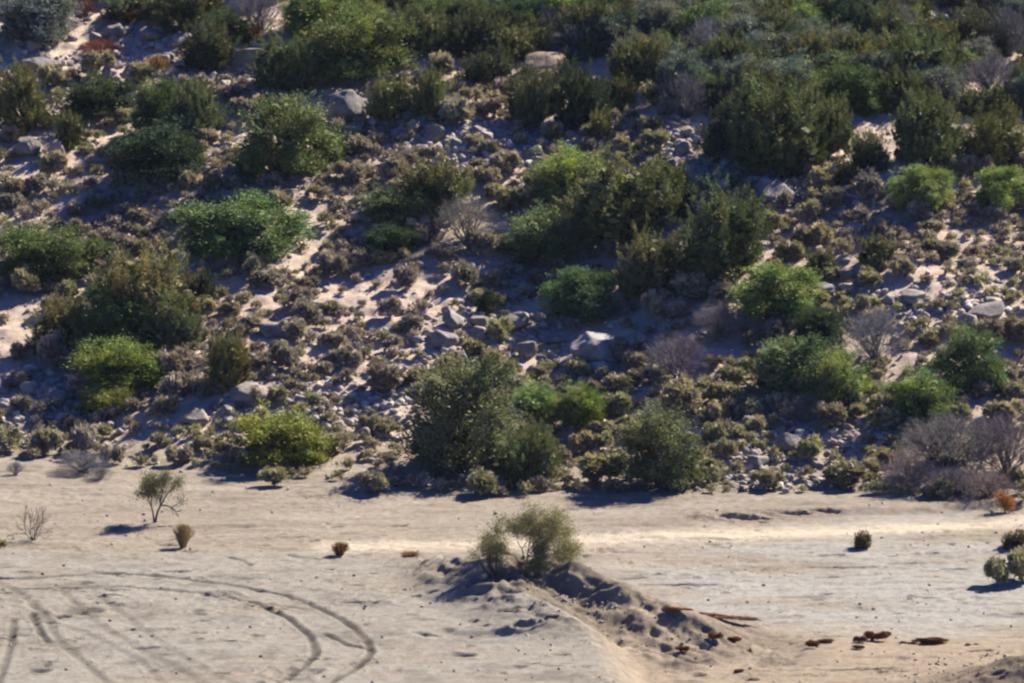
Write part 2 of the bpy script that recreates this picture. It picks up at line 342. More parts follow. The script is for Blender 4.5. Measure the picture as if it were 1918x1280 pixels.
# ------------------------------------------------------------------ plant prototypes (unit: 1 wide, 1 tall)
def crown_mesh(name, seed, style, ncl, nlf, leaf):
    R = np.random.RandomState(seed); asym = R.normal(size=2)*.06
    K = R.randint(10, 19); lob = []
    for k in range(K):                              # lobes fill a dome that comes down to the ground
        an = k*2.4+R.rand()*.8; rr = .36*math.sqrt((k+.3)/K)*(.8+.3*R.rand())
        top = (1.0-(rr/.50)**2*.55)*(.78+.24*R.rand())
        if style == 'juniper':
            rad = np.array([.10+.07*R.rand(), .10+.07*R.rand(), .20+.18*R.rand()])
        else:
            rad = np.array([.10+.09*R.rand(), .10+.09*R.rand(), .16+.16*R.rand()])
        zc = max(top-rad[2], .16)
        lob.append((np.array([rr*math.cos(an)+asym[0], rr*math.sin(an)+asym[1], zc]), rad))
        if rr > .15: lob.append((np.array([rr*.98*math.cos(an+.2), rr*.98*math.sin(an+.2), zc*.42]), rad*np.array([.95, .95, .8])))
    K = len(lob)
    ph = R.rand(3)*6.28; lhue = R.normal(size=(len(lob), 3))*np.array([.06, .03, .09]); lval = .8+.4*R.rand(len(lob))
    C = []; A = []; B = []; col = []
    made = 0; tries = 0
    while made < ncl and tries < ncl*12:
        tries += 1
        li = R.randint(K); c, rad = lob[li]
        dv = R.normal(size=3); dv /= np.linalg.norm(dv)
        if dv[2] < -.55: continue
        p = c+dv*rad*(.62+.45*R.rand())
        if p[2] < .03: p[2] = .03+.06*R.rand()
        deep = any(((p-c2)/r2 @ ((p-c2)/r2)) < .5 for c2, r2 in lob)
        if deep and R.rand() < .78: continue
        k3 = math.sin(p[0]*13+ph[0])*math.sin(p[1]*13+ph[1])+math.sin(p[2]*11+ph[2])*.6
        if k3 < -1.0: continue                      # gaps
        made += 1
        stray = R.rand() < .16 and dv[2] > -.1
        if stray: p = p+dv*rad*(.25+.55*R.rand())+np.array([0, 0, .03])
        s = (.034+.050*R.rand())
        n = int(nlf*(.6+.8*R.rand())*(.55 if stray else 1))
        outd = p-np.array([0, 0, .2]); outd /= np.linalg.norm(outd)
        if style == 'juniper':
            up = outd*.55+np.array([0, 0, .9])+R.normal(size=3)*.22; up /= np.linalg.norm(up)
            tt = R.rand(n)**.8; wdt = (1-tt*.8)[:, None]
            cc = p+up*(tt[:, None]*s*3.0-.5*s)+R.normal(size=(n, 3))*s*.50*wdt
            a = up+R.normal(size=(n, 3))*.38
            asp = .36
        else:
            cc = p+R.normal(size=(n, 3))*np.array([s*.72, s*.72, s*.62])
            a = (cc-p)/s*.6+outd*.6+np.array([0, 0, .25])+R.normal(size=(n, 3))*.55
            asp = .50
        a /= np.linalg.norm(a, axis=1)[:, None]
        b = np.cross(a, R.normal(size=(n, 3))); b /= np.linalg.norm(b, axis=1)[:, None]
        L = leaf*(.6+.8*R.rand(n))[:, None]
        C.append(cc); A.append(a*L); B.append(b*L*asp)
        base = .60+.8*R.rand(); hue = R.normal()*.05
        v = base*(.75+.5*R.rand(n))
        co = np.stack([v*(1+hue+lhue[li, 0]), v*(1+lhue[li, 1]), v*(1-hue+lhue[li, 2])], 1)*lval[li]; col.append(co)
    for c, rad in lob:                              # dense inner foliage that keeps the light out
        n = 46; dv = R.normal(size=(n, 3)); dv /= np.linalg.norm(dv, axis=1)[:, None]
        C.append(c+dv*rad*(R.rand(n)**.4)[:, None]*.66)
        a = R.normal(size=(n, 3)); a /= np.linalg.norm(a, axis=1)[:, None]; b = np.cross(a, R.normal(size=(n, 3))); b /= np.linalg.norm(b, axis=1)[:, None]
        A.append(a*.050); B.append(b*.040); col.append(np.full((n, 3), .8))
    C = np.concatenate(C); A = np.concatenate(A); B = np.concatenate(B); col = np.concatenate(col)
    C[:, :2] *= .47/np.percentile(np.hypot(C[:, 0], C[:, 1]), 92); C[:, 2] *= .97/np.percentile(C[:, 2], 98)
    C[:, 2] = np.maximum(C[:, 2], .015)
    V, Qd = leaves(C, A, B)
    m = mesh_np(name, V, quads=Qd, colors=np.repeat(col, 4, 0), smooth=False); m.materials.append(M_LEAF)
    segs = []
    for c, rad in lob:                              # limbs reach each lobe
        p0 = np.array([R.normal()*.015, R.normal()*.015, -.06]); mid = c*np.array([.45, .45, .5])+R.normal(size=3)*.02
        segs += [(p0, mid, .020, .013), (mid, c, .013, .007)]
        for q in range(4):
            dv = R.normal(size=3); dv[2] = abs(dv[2]); dv /= np.linalg.norm(dv)
            segs.append((c*.8, c+dv*rad*.8, .007, .002))
    V, Qd = tubes(segs, 5)
    tmesh = mesh_np(name+"_trunk", V, quads=Qd); tmesh.materials.append(M_BARK)
    return m, tmesh
def twig_mesh(name, seed, nstem=40, depth=4, spread=.9, thick=.010, mat=None, up=.55):
    R = np.random.RandomState(seed); segs = []; cols = []
    def grow(p, dv, L, r, k):
        q = p+dv*L
        if q[2] < .01: q[2] = .01
        segs.append((p, q, r, r*.65)); cols.append(.7+.6*R.rand())
        if k == 0: return
        for _ in range(R.randint(2, 4)):
            nd = dv+R.normal(size=3)*.42+np.array([0, 0, .06]); nd /= np.linalg.norm(nd)
            grow(q, nd, L*(.62+.22*R.rand()), r*.62, k-1)
    for i in range(nstem):
        an = R.rand()*2*math.pi; t = R.rand()*spread
        dv = np.array([math.cos(an)*t, math.sin(an)*t, up]); dv /= np.linalg.norm(dv)
        grow(np.array([R.normal()*.03, R.normal()*.03, -.02]), dv, .26, thick, depth)
    V, Qd = tubes(segs, 3)
    V = V.copy(); mxy = np.percentile(np.hypot(V[:, 0], V[:, 1]), 96); V[:, :2] *= .5/mxy; V[:, 2] *= 1.0/np.percentile(V[:, 2], 99)
    m = mesh_np(name, V, quads=Qd, colors=np.repeat(np.array(cols)[:, None]*np.ones(3), 6, 0)); m.materials.append(mat or M_TWIG); return m
ICO = {}
def ico(sub):
    import bmesh
    if sub not in ICO:
        bm = bmesh.new(); bmesh.ops.create_icosphere(bm, subdivisions=sub, radius=1.0)
        ICO[sub] = (np.array([v.co[:] for v in bm.verts]), np.array([[v.index for v in f.verts] for f in bm.faces])); bm.free()
    return ICO[sub]
def scrub_data(seed, n, leaf):
    R = np.random.RandomState(seed)
    K = 7; cen = np.stack([R.uniform(-.25, .25, K), R.uniform(-.25, .25, K), R.uniform(.25, .50, K)], 1); rad = R.uniform(.20, .30, K)
    k = R.randint(K, size=n); dv = R.normal(size=(n, 3)); dv[:, 2] = np.abs(dv[:, 2])*1.1-.35; dv /= np.linalg.norm(dv, axis=1)[:, None]
    c = cen[k]+dv*rad[k][:, None]*(R.uniform(.6, 1.12, n))[:, None]*np.array([1, 1, 1.45]); c[:, 2] = np.clip(c[:, 2], .02, 1.05)
    a = dv*.8+(c-np.array([0, 0, .0]))*.5+R.normal(size=(n, 3))*.40; a /= np.linalg.norm(a, axis=1)[:, None]
    b = np.cross(a, R.normal(size=(n, 3))); b /= np.linalg.norm(b, axis=1)[:, None]
    L = leaf*(.6+.9*R.rand(n))[:, None]*np.ones((n, 1)); wd = np.full((n, 1), .40)
    nc = n//6                                       # inner mass of each mound
    c[:nc] = cen[k[:nc]]+(c[:nc]-cen[k[:nc]])*.72; L[:nc] = .13; wd[:nc] = .85
    V, Qd = leaves(c, a*L, b*L*wd)
    V[:, :2] *= .5/np.percentile(np.hypot(V[:, 0], V[:, 1]), 95); V[:, 2] *= 1/np.percentile(V[:, 2], 98)
    cb = R.uniform(.7, 1.25, K)[k]*R.uniform(.7, 1.3, n)
    return V, Qd, np.repeat(cb[:, None]*np.ones(3), 4, 0)

PR = {}
def protos():
    for s, k, ncl, nlf, lf in [('juniper', 'J', 270, 115, .0125), ('round', 'G', 250, 105, .0125)]:
        PR[k+'big'] = [crown_mesh(f"{s}_crown_large", 100+i*7+(k == 'G')*50, s, ncl, nlf, lf) for i in range(7)]
        PR[k+'small'] = [crown_mesh(f"{s}_crown_small", 300+i*7+(k == 'G')*50, s, 130, 60, .0200) for i in range(5)]
    PR['D'] = [twig_mesh("dry_twigs", 500+i, nstem=60, thick=.0088) for i in range(4)]
    PR['B'] = [twig_mesh("bare_stems", 540+i, nstem=11, depth=4, spread=.8, thick=.014) for i in range(2)]
    PR['T'] = [twig_mesh("grass_tuft", 560+i, nstem=150, depth=1, spread=.75, thick=.009, mat=M_SCRUB, up=.9) for i in range(2)]
    PR['L'] = []
    for i in range(8):
        V, Qd, c = scrub_data(600+i, 1700, .030); m = mesh_np("low_scrub", V, quads=Qd, colors=c, smooth=False); m.materials.append(M_SCRUB); PR['L'].append(m)
protos()

TINT = {'W': (.19, .080, .052), 'Wb': (.20, .10, .06), 'Jr': (.145, .155, .075), 'J': (.150, .160, .075), 'Jd': (.082, .094, .052), 'Jy': (.170, .175, .078), 'G': (.130, .172, .070), 'Gb': (.225, .290, .090), 'Gd': (.055, .080, .040),
        'Gy': (.195, .225, .052), 'S': (.165, .185, .150), 'O': (.14, .13, .06), 'D': (.17, .15, .155), 'Dp': (.22, .195, .20), 'R': (.14, .042, .024), 'B': (.16, .125, .10),
        'T': (.42, .29, .16), 'Tb': (.26, .15, .06), 'L': (.31, .272, .205), 'Ly': (.305, .285, .185), 'Lp': (.295, .25, .225)}
KIND = {'W': ('ground_weed', 'weed'), 'J': ('juniper_bush', 'juniper'), 'G': ('evergreen_shrub', 'shrub'), 'S': ('evergreen_shrub', 'shrub'), 'O': ('evergreen_shrub', 'shrub'), 'D': ('dry_shrub', 'dry shrub'),
        'R': ('rusty_shrub', 'dry shrub'), 'B': ('bare_shrub', 'dry shrub'), 'T': ('grass_tuft', 'grass tuft'), 'L': ('low_bush', 'bush')}
GROUPS = {'J': 'junipers on the hillside', 'G': 'green shrubs on the hillside', 'S': 'green shrubs on the hillside', 'O': 'green shrubs on the hillside', 'D': 'dry grey shrubs on the hillside', 'R': 'rusty red shrubs', 'L': 'low bushes on the slope'}
rng = random.Random(11)
placed = []       # (px, base, w, h)
def plant(px, by, w, h, style, label, group=True, lean=0.0):
    k = style[0]
    p = hit(px, by-0.10*w); m = mpp(p); W = w*m; H = h*m*.98
    name, cat = KIND[k]
    tint = TINT[style]; j = lambda: 1+rng.uniform(-.12, .12); v = j()
    jj = (lambda: 1+rng.uniform(-.05, .05)) if k == 'L' else j
    col = (tint[0]*v*jj(), tint[1]*v, tint[2]*v*jj(), 1)
    rz = rng.uniform(0, 6.28); z = zat(p[0], p[1])
    if k in 'JGSO':
        base = 'J' if k in 'JO' and style != 'Jr' else 'G'
        pr = PR[base+('big' if w > 78 else 'small')]; cm, tm = pr[rng.randrange(len(pr))]
        e = bpy.data.objects.new(name, None); COL.objects.link(e); e.location = (p[0], p[1], z-.04*H); e.rotation_euler = (lean*.4, lean, rz); e.scale = (W*1.08, W*1.08, H*1.06)
        e.empty_display_size = .2
        c = link('crown', cm, parent=e); c.color = col
        link('trunk', tm, parent=e)
    else:
        pr = PR[{'D': 'D', 'R': 'D', 'B': 'B', 'T': 'T', 'L': 'L', 'W': 'L'}[k]]
        e = link(name, pr[rng.randrange(len(pr))]); e.location = (p[0], p[1], z-.03*H); e.rotation_euler = (0, lean, rz); e.scale = (W, W, H*1.05); e.color = col
        if k == 'W': e.scale = (W, max(W*.28, .16), H*.8); e.rotation_euler = (0, 0, rng.uniform(-.25, .05))
    tag(e, label, cat, GROUPS.get(k) if group else None)
    placed.append((px, by, w, h)); return e

BIG = [
(65,88,150,95,'S','large grey-green shrub in the top left corner above the pale slabs'),
(240,44,95,52,'J','small juniper on the top edge behind the rusty brush on the left'),
(362,64,145,85,'O','wide olive bush on the top edge left of the bare grey trees'),
(388,140,105,88,'Jd','dark juniper standing in front of the wide olive bush, among pale slabs'),
(430,92,95,58,'Gd','dark green shrub between the wide olive bush and the long pale slab'),
(300,52,80,48,'J','small olive juniper squeezed between the top-edge juniper and wide olive bush'),
(488,72,110,90,'D','tall bare grey shrub on the top edge behind the brick-red bush'),
(480,88,42,38,'R','brick-red dry bush between pale slabs and bare grey shrub'),
(590,75,125,95,'Gb','bright green shrub on the top edge right of the bare grey shrub'),
(528,180,115,110,'J','olive juniper left of the huge black-shadowed shrub, upper left'),
(670,168,190,135,'G','huge rounded green shrub with a black shaded underside, upper left centre'),
(50,258,112,125,'J','tall dark juniper on the left edge below the pale slabs'),
(128,285,60,72,'Jy','small yellowish juniper leaning right beside the tall left-edge juniper'),
(188,228,125,75,'Gd','wide dark shrub directly below the row of round pale boulders'),
(288,262,110,105,'G','mid green shrub between the dark boulder-side shrub and small juniper, upper left'),
(378,262,110,100,'J','grey-olive juniper left of the pale rubble chute, upper left'),
(305,345,170,90,'Gd','broad dark green shrub below the pair of upper left shrubs'),
(522,350,190,150,'G','big domed green shrub with lit crown, left of the dark boulder'),
(625,312,42,42,'G','small green shrub touching the right side of the big domed shrub'),
(725,238,82,86,'Jy','light olive juniper right of the large dark boulder'),
(815,228,82,95,'J','pointed juniper right of the light olive juniper, upper centre'),
(880,112,112,85,'Jd','dark branching juniper above the blond rocks, upper centre'),
(910,163,95,66,'Jd','squat dark juniper left of the lichen-topped boulder'),
(1085,245,118,125,'Jd','black-green juniper in front of the lichen-topped boulder'),
(1160,205,62,62,'J','small juniper wedged right of the black-green juniper, upper centre'),
(1186,172,100,90,'J','olive juniper behind and right of the black-green juniper'),
(1130,268,50,58,'Jy','little conical juniper at the foot of the black-green juniper'),
(1250,100,65,48,'Gb','small lime-topped shrub in the upper right centre thicket'),
(812,405,160,95,'Jy','broad yellow-olive juniper above the pair of dark rounded shrubs, centre'),
(752,432,135,62,'G','flat-topped green shrub below the broad yellow-olive juniper'),
(728,484,108,56,'Gd','small dark rounded shrub, lowest of the centre-left trio'),
(878,470,135,88,'D','spreading grey leafless shrub right of the centre-left trio'),
(1075,395,150,100,'Gb','bright green left end of the large central thicket'),
(1170,458,230,150,'J','huge olive juniper in the middle of the large central thicket'),
(1245,420,100,105,'Jd','dark juniper behind the right end of the large central thicket'),
(1345,542,172,175,'J','tallest juniper of the central slope, with a column-like right edge'),
(1215,562,122,118,'J','loose see-through juniper at the left foot of the tallest one'),
(1015,500,152,86,'G','rounded green shrub alone below the large central thicket'),
(1085,607,132,95,'G','green twin-domed shrub left of the long shadow, mid slope'),
(1445,607,162,100,'Gb','bright tufted green shrub at the right foot of the tallest juniper'),
(910,592,38,46,'Gd','tiny dark upright bush behind the central boulder pile'),
(1528,657,95,72,'Gd','dark shrub below the bright tufted shrub, right of centre'),
(1350,642,112,66,'Dp','pale lilac-grey dry shrub left of the dark shrub, right of centre'),
(1275,718,142,88,'D','wide grey dry shrub right of the smooth central boulder'),
(1640,682,125,95,'Dp','pale leafless little tree with a dark stem on the right slope'),
(1475,760,165,108,'G','left half of the smooth round green shrub on the right slope'),
(1550,776,120,105,'Gb','lower right half of the smooth round green shrub, touching it'),
(1828,738,130,112,'G','oval green shrub near the right edge, casting a black shadow'),
(1730,798,130,88,'Gb','low green shrub with bright rim in front of a dark boulder, right'),
(1508,802,105,52,'Dp','small pale twiggy bush under the smooth round green shrub'),
(1277,792,82,70,'L','rounded tan-olive bush between the wide grey shrub and bottom upright shrub'),
(1640,497,75,56,'J','small pale juniper on the right slope above the pale boulders'),
(1540,512,62,46,'J','small juniper beside the grey pointed rock, right slope'),
(78,535,165,98,'G','spreading green shrub on the left edge, mid height'),
(178,505,70,50,'G','small green shrub at the right tip of the left-edge spreading shrub'),
(455,502,240,108,'G','wide low green shrub on the left slope with a black underside'),
(275,640,205,155,'Jy','tall yellow-olive juniper forming the top of the large left thicket'),
(372,585,62,80,'Jd','narrow dark juniper on the right side of the large left thicket'),
(240,662,190,120,'G','green shrub in the centre of the large left thicket'),
(120,675,135,105,'J','dark juniper forming the left end of the large left thicket'),
(335,655,90,85,'J','olive juniper at the lower right of the large left thicket'),
(232,745,180,92,'Gy','bright yellow-green ragged shrub below the large left thicket'),
(195,785,100,55,'Gy','low drooping yellow-green shrub at the foot of the ragged one'),
(425,738,90,112,'J','upright olive juniper right of the ragged yellow-green shrub'),
(530,888,185,95,'Gy','yellow-topped rounded shrub standing at the edge of the sandy flat'),
(850,908,236,208,'Jr','largest rounded juniper in the picture, on the edge of the sandy flat'),
(992,918,125,112,'J','shorter grey-olive juniper against the right side of the largest one'),
(1010,790,105,58,'Gb','low lime-green shrub behind the shorter grey-olive juniper'),
(1090,812,85,80,'Gb','ragged lime-green shrub hanging right of the low lime-green one'),
(1245,928,162,146,'Jr','upright green-olive juniper right of the largest one, on the flat'),
(1370,305,130,120,'Jd','dark juniper on the left flank of the massive upper right thicket'),
(1450,335,210,172,'J','massive upright juniper above the pale leaning slab, upper right'),
(1550,300,100,110,'J','juniper on the right flank of the massive upper right thicket'),
(1565,170,110,62,'G','green shrub just above the brightest lime shrub, upper right'),
(1590,212,95,58,'Gb','brightest lime shrub in the upper right thicket'),
(1490,192,120,58,'Gb','low green shrub left of the brightest lime shrub'),
(1602,92,100,82,'Jd','dark rounded juniper near the top edge, upper right'),
(1712,180,165,112,'J','wide olive juniper with rounded top, upper right'),
(1820,106,130,82,'Jd','dark juniper near the top right corner'),
(1842,205,150,90,'D','large hazy grey leafless shrub near the right edge, upper right'),
(1735,322,140,135,'J','tall dark juniper above the two green tufts on the right'),
(1855,322,130,112,'J','dark juniper on the right edge above the green tufts'),
(1625,320,80,70,'J','small juniper between the leaning slab and the tall right juniper'),
(1585,345,62,40,'Jy','tiny yellowish juniper bush beside blond rocks, upper right'),
(1722,400,115,78,'Gb','left of the two green tufted shrubs below the tall right juniper'),
(1866,400,112,78,'Gb','right of the two green tufted shrubs, at the right edge'),
(1780,900,210,95,'D','broad grey leafless thicket at the lower right foot of the hill'),
(1885,905,160,110,'D','tall grey leafless shrub on the right edge at the foot of the hill'),
(1700,925,110,70,'Dp','pale twiggy shrub at the left end of the lower right thicket'),
(1748,878,130,72,'D','grey leafless shrub behind the left half of the lower right thicket'),
(1838,872,140,78,'D','dense grey twiggy shrub at the back of the lower right thicket'),
(1790,935,120,50,'D','low grey dead brush filling the front of the lower right thicket'),
(1852,945,130,50,'D','low dead brush in front of the lower right thicket'),
(190,104,95,26,'R','low rust-brown brush lying along the pale upper left slab'),
(262,52,85,28,'R','rusty brush under the small top-edge juniper, upper left'),
(162,40,55,42,'R','reddish-brown brush on the top edge right of the corner shrub'),
(345,66,48,22,'R','small rusty brush patch left of the brick-red bush'),
(135,152,42,24,'R','small dark red bush left of the round pale boulders'),
(292,145,46,40,'T','tan dry tuft behind the round pale boulder, upper left'),
(990,242,95,105,'J','small juniper tree with a visible dark trunk on blond ground'),
(160,895,110,42,'D','low pale dead brush at the left end of the hill foot'),
(30,892,36,24,'D','small dark dead bush on the left edge of the sandy flat'),
(190,902,50,22,'D','dead bush right of the low pale dead brush, left'),
]
for it in BIG: plant(*it)
LAND = [(65,60,'the top-left corner shrub'),(388,110,'the dark upper-left juniper'),(670,110,'the huge black-shadowed shrub'),(188,200,'the wide upper-left shrub'),(522,290,'the big domed shrub'),(305,315,'the broad dark shrub'),
(770,200,'the pointed upper-centre juniper'),(1085,190,'the black-green juniper'),(812,365,'the broad yellow-olive juniper'),(878,440,'the spreading grey shrub'),(1150,400,'the large central thicket'),(1345,470,'the tallest central juniper'),
(1015,460,'the lone rounded shrub'),(1445,570,'the bright tufted shrub'),(1275,680,'the wide grey shrub'),(1640,640,'the pale leafless tree'),(1500,710,'the smooth round shrub'),(1828,690,'the right-edge oval shrub'),(1730,760,'the bright-rimmed low shrub'),
(80,490,'the left-edge spreading shrub'),(455,455,'the wide low shrub'),(240,590,'the large left thicket'),(232,715,'the ragged yellow-green shrub'),(425,690,'the upright left juniper'),(530,850,'the yellow-topped flat-edge shrub'),(850,810,'the largest rounded juniper'),
(1050,780,'the ragged lime shrub'),(1245,860,'the upright foot juniper'),(1450,250,'the massive upper-right juniper'),(1590,190,'the brightest lime shrub'),(1712,130,'the wide upper-right juniper'),(1790,370,'the two right-hand tufts'),(1780,860,'the lower-right grey thicket'),(900,620,'the central boulder pile'),(1110,670,'the smooth central boulder'),
(1250,80,'the little lime-topped shrub'),(880,80,'the branching upper-centre juniper'),(1740,580,'the pale right-hand boulders'),(630,760,'the shaded blue rubble'),(1700,470,'the small right-slope juniper'),(250,130,'the round pale boulders')]
ORD = ['nearest', 'second nearest', 'third nearest', 'fourth nearest', 'fifth nearest', 'sixth nearest', 'seventh nearest', 'eighth nearest', 'ninth nearest', 'tenth nearest', 'eleventh nearest', 'twelfth nearest']
AUTO = []       # (obj, px, py, desc)
def flush_labels():
    cells = {}
    for o, px, py, desc in AUTO:
        L = min(LAND, key=lambda q: (q[0]-px)**2+(q[1]-py)**2*1.6)
        dx, dy = px-L[0], (py-L[1])*1.4
        dr = ('to the right of' if dx > 0 else 'to the left of') if abs(dx) > abs(dy) else ('below' if dy > 0 else 'above')
        cells.setdefault((desc, L[2], dr), []).append((math.hypot(dx, dy), o))
    for (desc, ph, dr), lst in cells.items():
        lst.sort(key=lambda q: q[0])
        for i, (_, o) in enumerate(lst):
            if len(lst) == 1: s = f"{desc} {dr} {ph}"
            else: s = f"{desc} {dr} {ph}, {ORD[min(i, 11)]}"
            o['label'] = s

# ---- thicket along the top of the picture
SKIP = lambda px, by, f=1.0: any(abs(px-a) < (c*.36)*f and -8 < b-by < 1e9 and abs(b-by) < 26*f for a, b, c, d_ in placed)
OPEN = [(1480,20,70,22),(1745,35,40,25),(850,235,80,40),(1240,260,80,30),(900,250,90,30),(1880,150,40,40)]
nb = 0
DS = {'J': 'olive juniper in top thicket', 'Jd': 'dark juniper in top thicket', 'Jy': 'yellowish juniper in top thicket', 'S': 'grey-green shrub in top thicket', 'G': 'green shrub in top thicket', 'Gd': 'dark green shrub in top thicket', 'D': 'grey leafless shrub in top thicket', 'Gb': 'bright green shrub in top thicket'}
by = -34.0
while by < 232:
    x = 640+rng.uniform(-20, 30) if by > 10 else -20
    if by > 170: x = 1290
    elif by > 120: x = 1190
    while x < 1950:
        px, b = x+rng.uniform(-14, 14), by+rng.uniform(-9, 9)
        x += 48+rng.uniform(0, 24)
        if any(abs(px-a) < rx*.8 and abs(b-10-c) < ry*.8 for a, c, rx, ry in OPEN): continue
        if by < 10 and 400 < px < 640 and rng.random() < .5: continue
        if SKIP(px, b) : continue
        st = rng.choices(['J', 'Jd', 'Jy', 'S', 'G', 'Gd', 'D', 'Gb'], [20, 6, 8, 32, 12, 3, 14, 6])[0]
        w_ = rng.uniform(62, 112); h_ = w_*rng.uniform(.62, .9)
        n0 = len(placed); o = plant(px, b, w_, h_, st, 'x'); AUTO.append((o, px, b-h_/2, DS[st])); placed.pop(); nb += 1
    by += 21
# ---- single named things on the flat
plant(1615,1030,38,32,'O','small dark round bush alone on the pale right-hand flat', False)
plant(1900,1032,62,34,'O','upper of the two bushes on the right edge of the flat', False)
plant(1868,1102,50,50,'Ly','pale yellowish round bush at the left of the lower right-edge pair', False)
plant(1912,1098,70,62,'Ly','larger yellow-green bush on the right edge beside the pale round one', False)
plant(342,1030,42,46,'T','straw-coloured upright tuft on the rim of the left plain', False)
plant(636,1044,36,30,'Tb','small brown tuft on the rim of the left plain', False)
plant(62,1022,85,68,'B','bare thin-stemmed shrub on the far left rim of the plain', False)
plant(-2,1030,34,18,'Ly','low yellowish bush cut by the left edge of the picture', False)
plant(508,916,56,34,'Ly','pale yellow-grey bush in the shadow of the yellow-topped shrub', False)
plant(1432,922,52,34,'Ly','rounded yellowish bush on the hill foot right of the upright juniper', False)
plant(1588,918,92,46,'L','tan bush with dark underside at the hill foot, lower right', False)
plant(905,935,60,46,'Ly','pale bush in the shadow under the largest rounded juniper', False)
plant(705,930,62,36,'L','dark low bush left of the largest rounded juniper at its shadow', False)
plant(1120,915,90,55,'Ly','yellow-grey bush between the grey-olive juniper and the upright juniper', False)
plant(770,1048,46,8,'Tb','flat brown weed mat on the rim left of the small foreground tree', False)
plant(1348,1176,165,13,'W','long dark red ground plant at the right end of the mound', False)
plant(1272,1158,56,9,'W','thin red trailing plant beside the long dark red one', False)
for i, (a, b, c, d_) in enumerate([(1340,1205,28,18),(1375,1208,34,14),(1520,1218,30,20),(1545,1208,36,10),(1612,1208,30,16),(1640,1205,44,22),(1605,1218,26,10),(1745,1213,74,18),(1820,1212,26,14),(1660,1196,24,14),(1700,1210,30,8),(1385,1262,22,8),(1275,1222,30,14)]):
    o = plant(a, b, c, d_, 'W' if i % 3 else 'Wb', f'{["low","tiny","small"][i%3]} reddish weed on the tan lower right flat, number {i+1} from the left' if 0 else 'x', False); o['group'] = 'reddish weeds on the tan flat'
    o['_px'] = a
rw = sorted([o for o in COL.objects if o.get('_px')], key=lambda o: o['_px'])
WD = ['first', 'second', 'third', 'fourth', 'fifth', 'sixth', 'seventh', 'eighth', 'ninth', 'tenth', 'eleventh', 'twelfth', 'thirteenth']
for i, o in enumerate(rw):
    o['label'] = f'reddish-brown low weed on the tan lower right flat, {WD[i]} from the left'; del o['_px']
NR = [
(642,232,98,76,'largest dark grey boulder, leaning left beside the huge black-shadowed shrub'),
(1018,148,108,48,'broad dome boulder with orange lichen on top, upper centre'),
(1455,378,85,52,'pale leaning slab with a straight right edge under the massive upper-right juniper'),
(1375,345,45,34,'grey boulder in the black shade left of the pale leaning slab'),
(1305,345,50,40,'grey boulder in deep shade under the massive juniper, left of another'),
(815,265,50,38,'smooth pale-topped boulder in the upper centre stone band'),
(895,268,60,44,'wide blue-shaded boulder right of the smooth pale-topped one'),
(703,245,28,30,'round dark boulder below the light olive juniper'),
(780,252,30,32,'narrow upright boulder left of the smooth pale-topped one'),
(253,160,55,32,'round boulder with bright top, biggest in the upper left row'),
(200,150,34,24,'round boulder left of the biggest one in the upper left row'),
(213,132,46,20,'flat pale boulder above the upper left row'),
(480,128,100,46,'long pale slab beside the olive juniper, upper left'),
(75,135,88,28,'long dark-fronted slab left of the upper left boulder row'),
(285,78,62,24,'flat slab with bright top under the rusty brush, upper left'),
(338,85,56,22,'flat slab left of the dark upper-left juniper'),
(212,72,58,30,'pale blocky rock near the rusty top edge brush, upper left'),
(15,155,36,24,'pale boulder on the left edge, upper left'),
(330,150,30,16,'small bright boulder below the dark upper-left juniper'),
(300,130,50,40,'dark angular boulder behind the tan tuft, upper left'),
(50,292,58,36,'shaded boulder beneath the left-edge tall juniper'),
(110,300,40,38,'shaded boulder right of the one beneath the left-edge tall juniper'),
(897,614,52,36,'round-topped grey boulder, highest of the central boulder pile'),
(848,618,50,36,'pale blocky boulder on the left of the central pile'),
(958,622,66,36,'wide boulder at the right of the central pile'),
(945,592,28,16,'small stone sitting behind the wide boulder of the central pile'),
(905,640,60,30,'boulder in front of the round-topped one in the central pile'),
(826,655,60,34,'dark boulder at the lower left of the central pile'),
(985,672,46,36,'speckled dark boulder below the central pile'),
(860,690,42,34,'blue-grey boulder left of the speckled dark boulder'),
(945,680,36,22,'small grey boulder touching the speckled dark boulder on its left'),
(1108,682,118,58,'smooth long grey boulder on the central slope'),
(1122,702,72,32,'dark-faced boulder below the smooth long grey boulder'),
(1040,640,50,22,'low rock leading up left of the smooth long grey boulder'),
(1188,712,28,17,'small bright-rimmed rock right of the dark-faced boulder'),
(465,756,92,38,'long flat-topped boulder right of the upright left juniper'),
(368,790,68,36,'blue-grey boulder below and left of the long flat-topped boulder'),
(30,712,48,28,'rounded boulder on the left edge beneath the large left thicket'),
(100,760,60,40,'shaded blue boulder left of the ragged yellow-green shrub'),
(60,740,46,30,'shaded boulder between the left-edge one and the shaded blue one'),
(120,800,50,28,'half-buried shaded boulder under the ragged yellow-green shrub'),
(515,632,80,30,'shaded grey boulder on bright sand, left of centre'),
(608,648,36,28,'dark round boulder right of the shaded grey one, left of centre'),
(572,576,60,16,'low flat grey rock above the shaded boulder, left of centre'),
(1480,852,58,46,'angular pale blue boulder in the lower right stone band'),
(1420,880,50,30,'grey boulder left of the angular pale blue one'),
(1692,750,60,46,'dark boulder behind the bright-rimmed low shrub'),
(1535,505,60,40,'grey pointed rock behind a small juniper, right slope'),
(1590,520,48,34,'bright-topped boulder right of the grey pointed rock'),
(1662,572,36,22,'white-topped boulder, left one of the pale right-hand row'),
(1705,572,62,28,'dark-topped curved boulder in the pale right-hand row'),
(1812,612,50,24,'dark blue boulder above the right-edge oval shrub'),
(1850,598,90,30,'long pale boulder near the right edge, mid slope'),
(1895,632,50,30,'pale boulder on the right edge below the long pale one'),
(1550,550,64,26,'broad dark rock right of the bright tufted shrub'),
(1500,815,1,1,None),
]
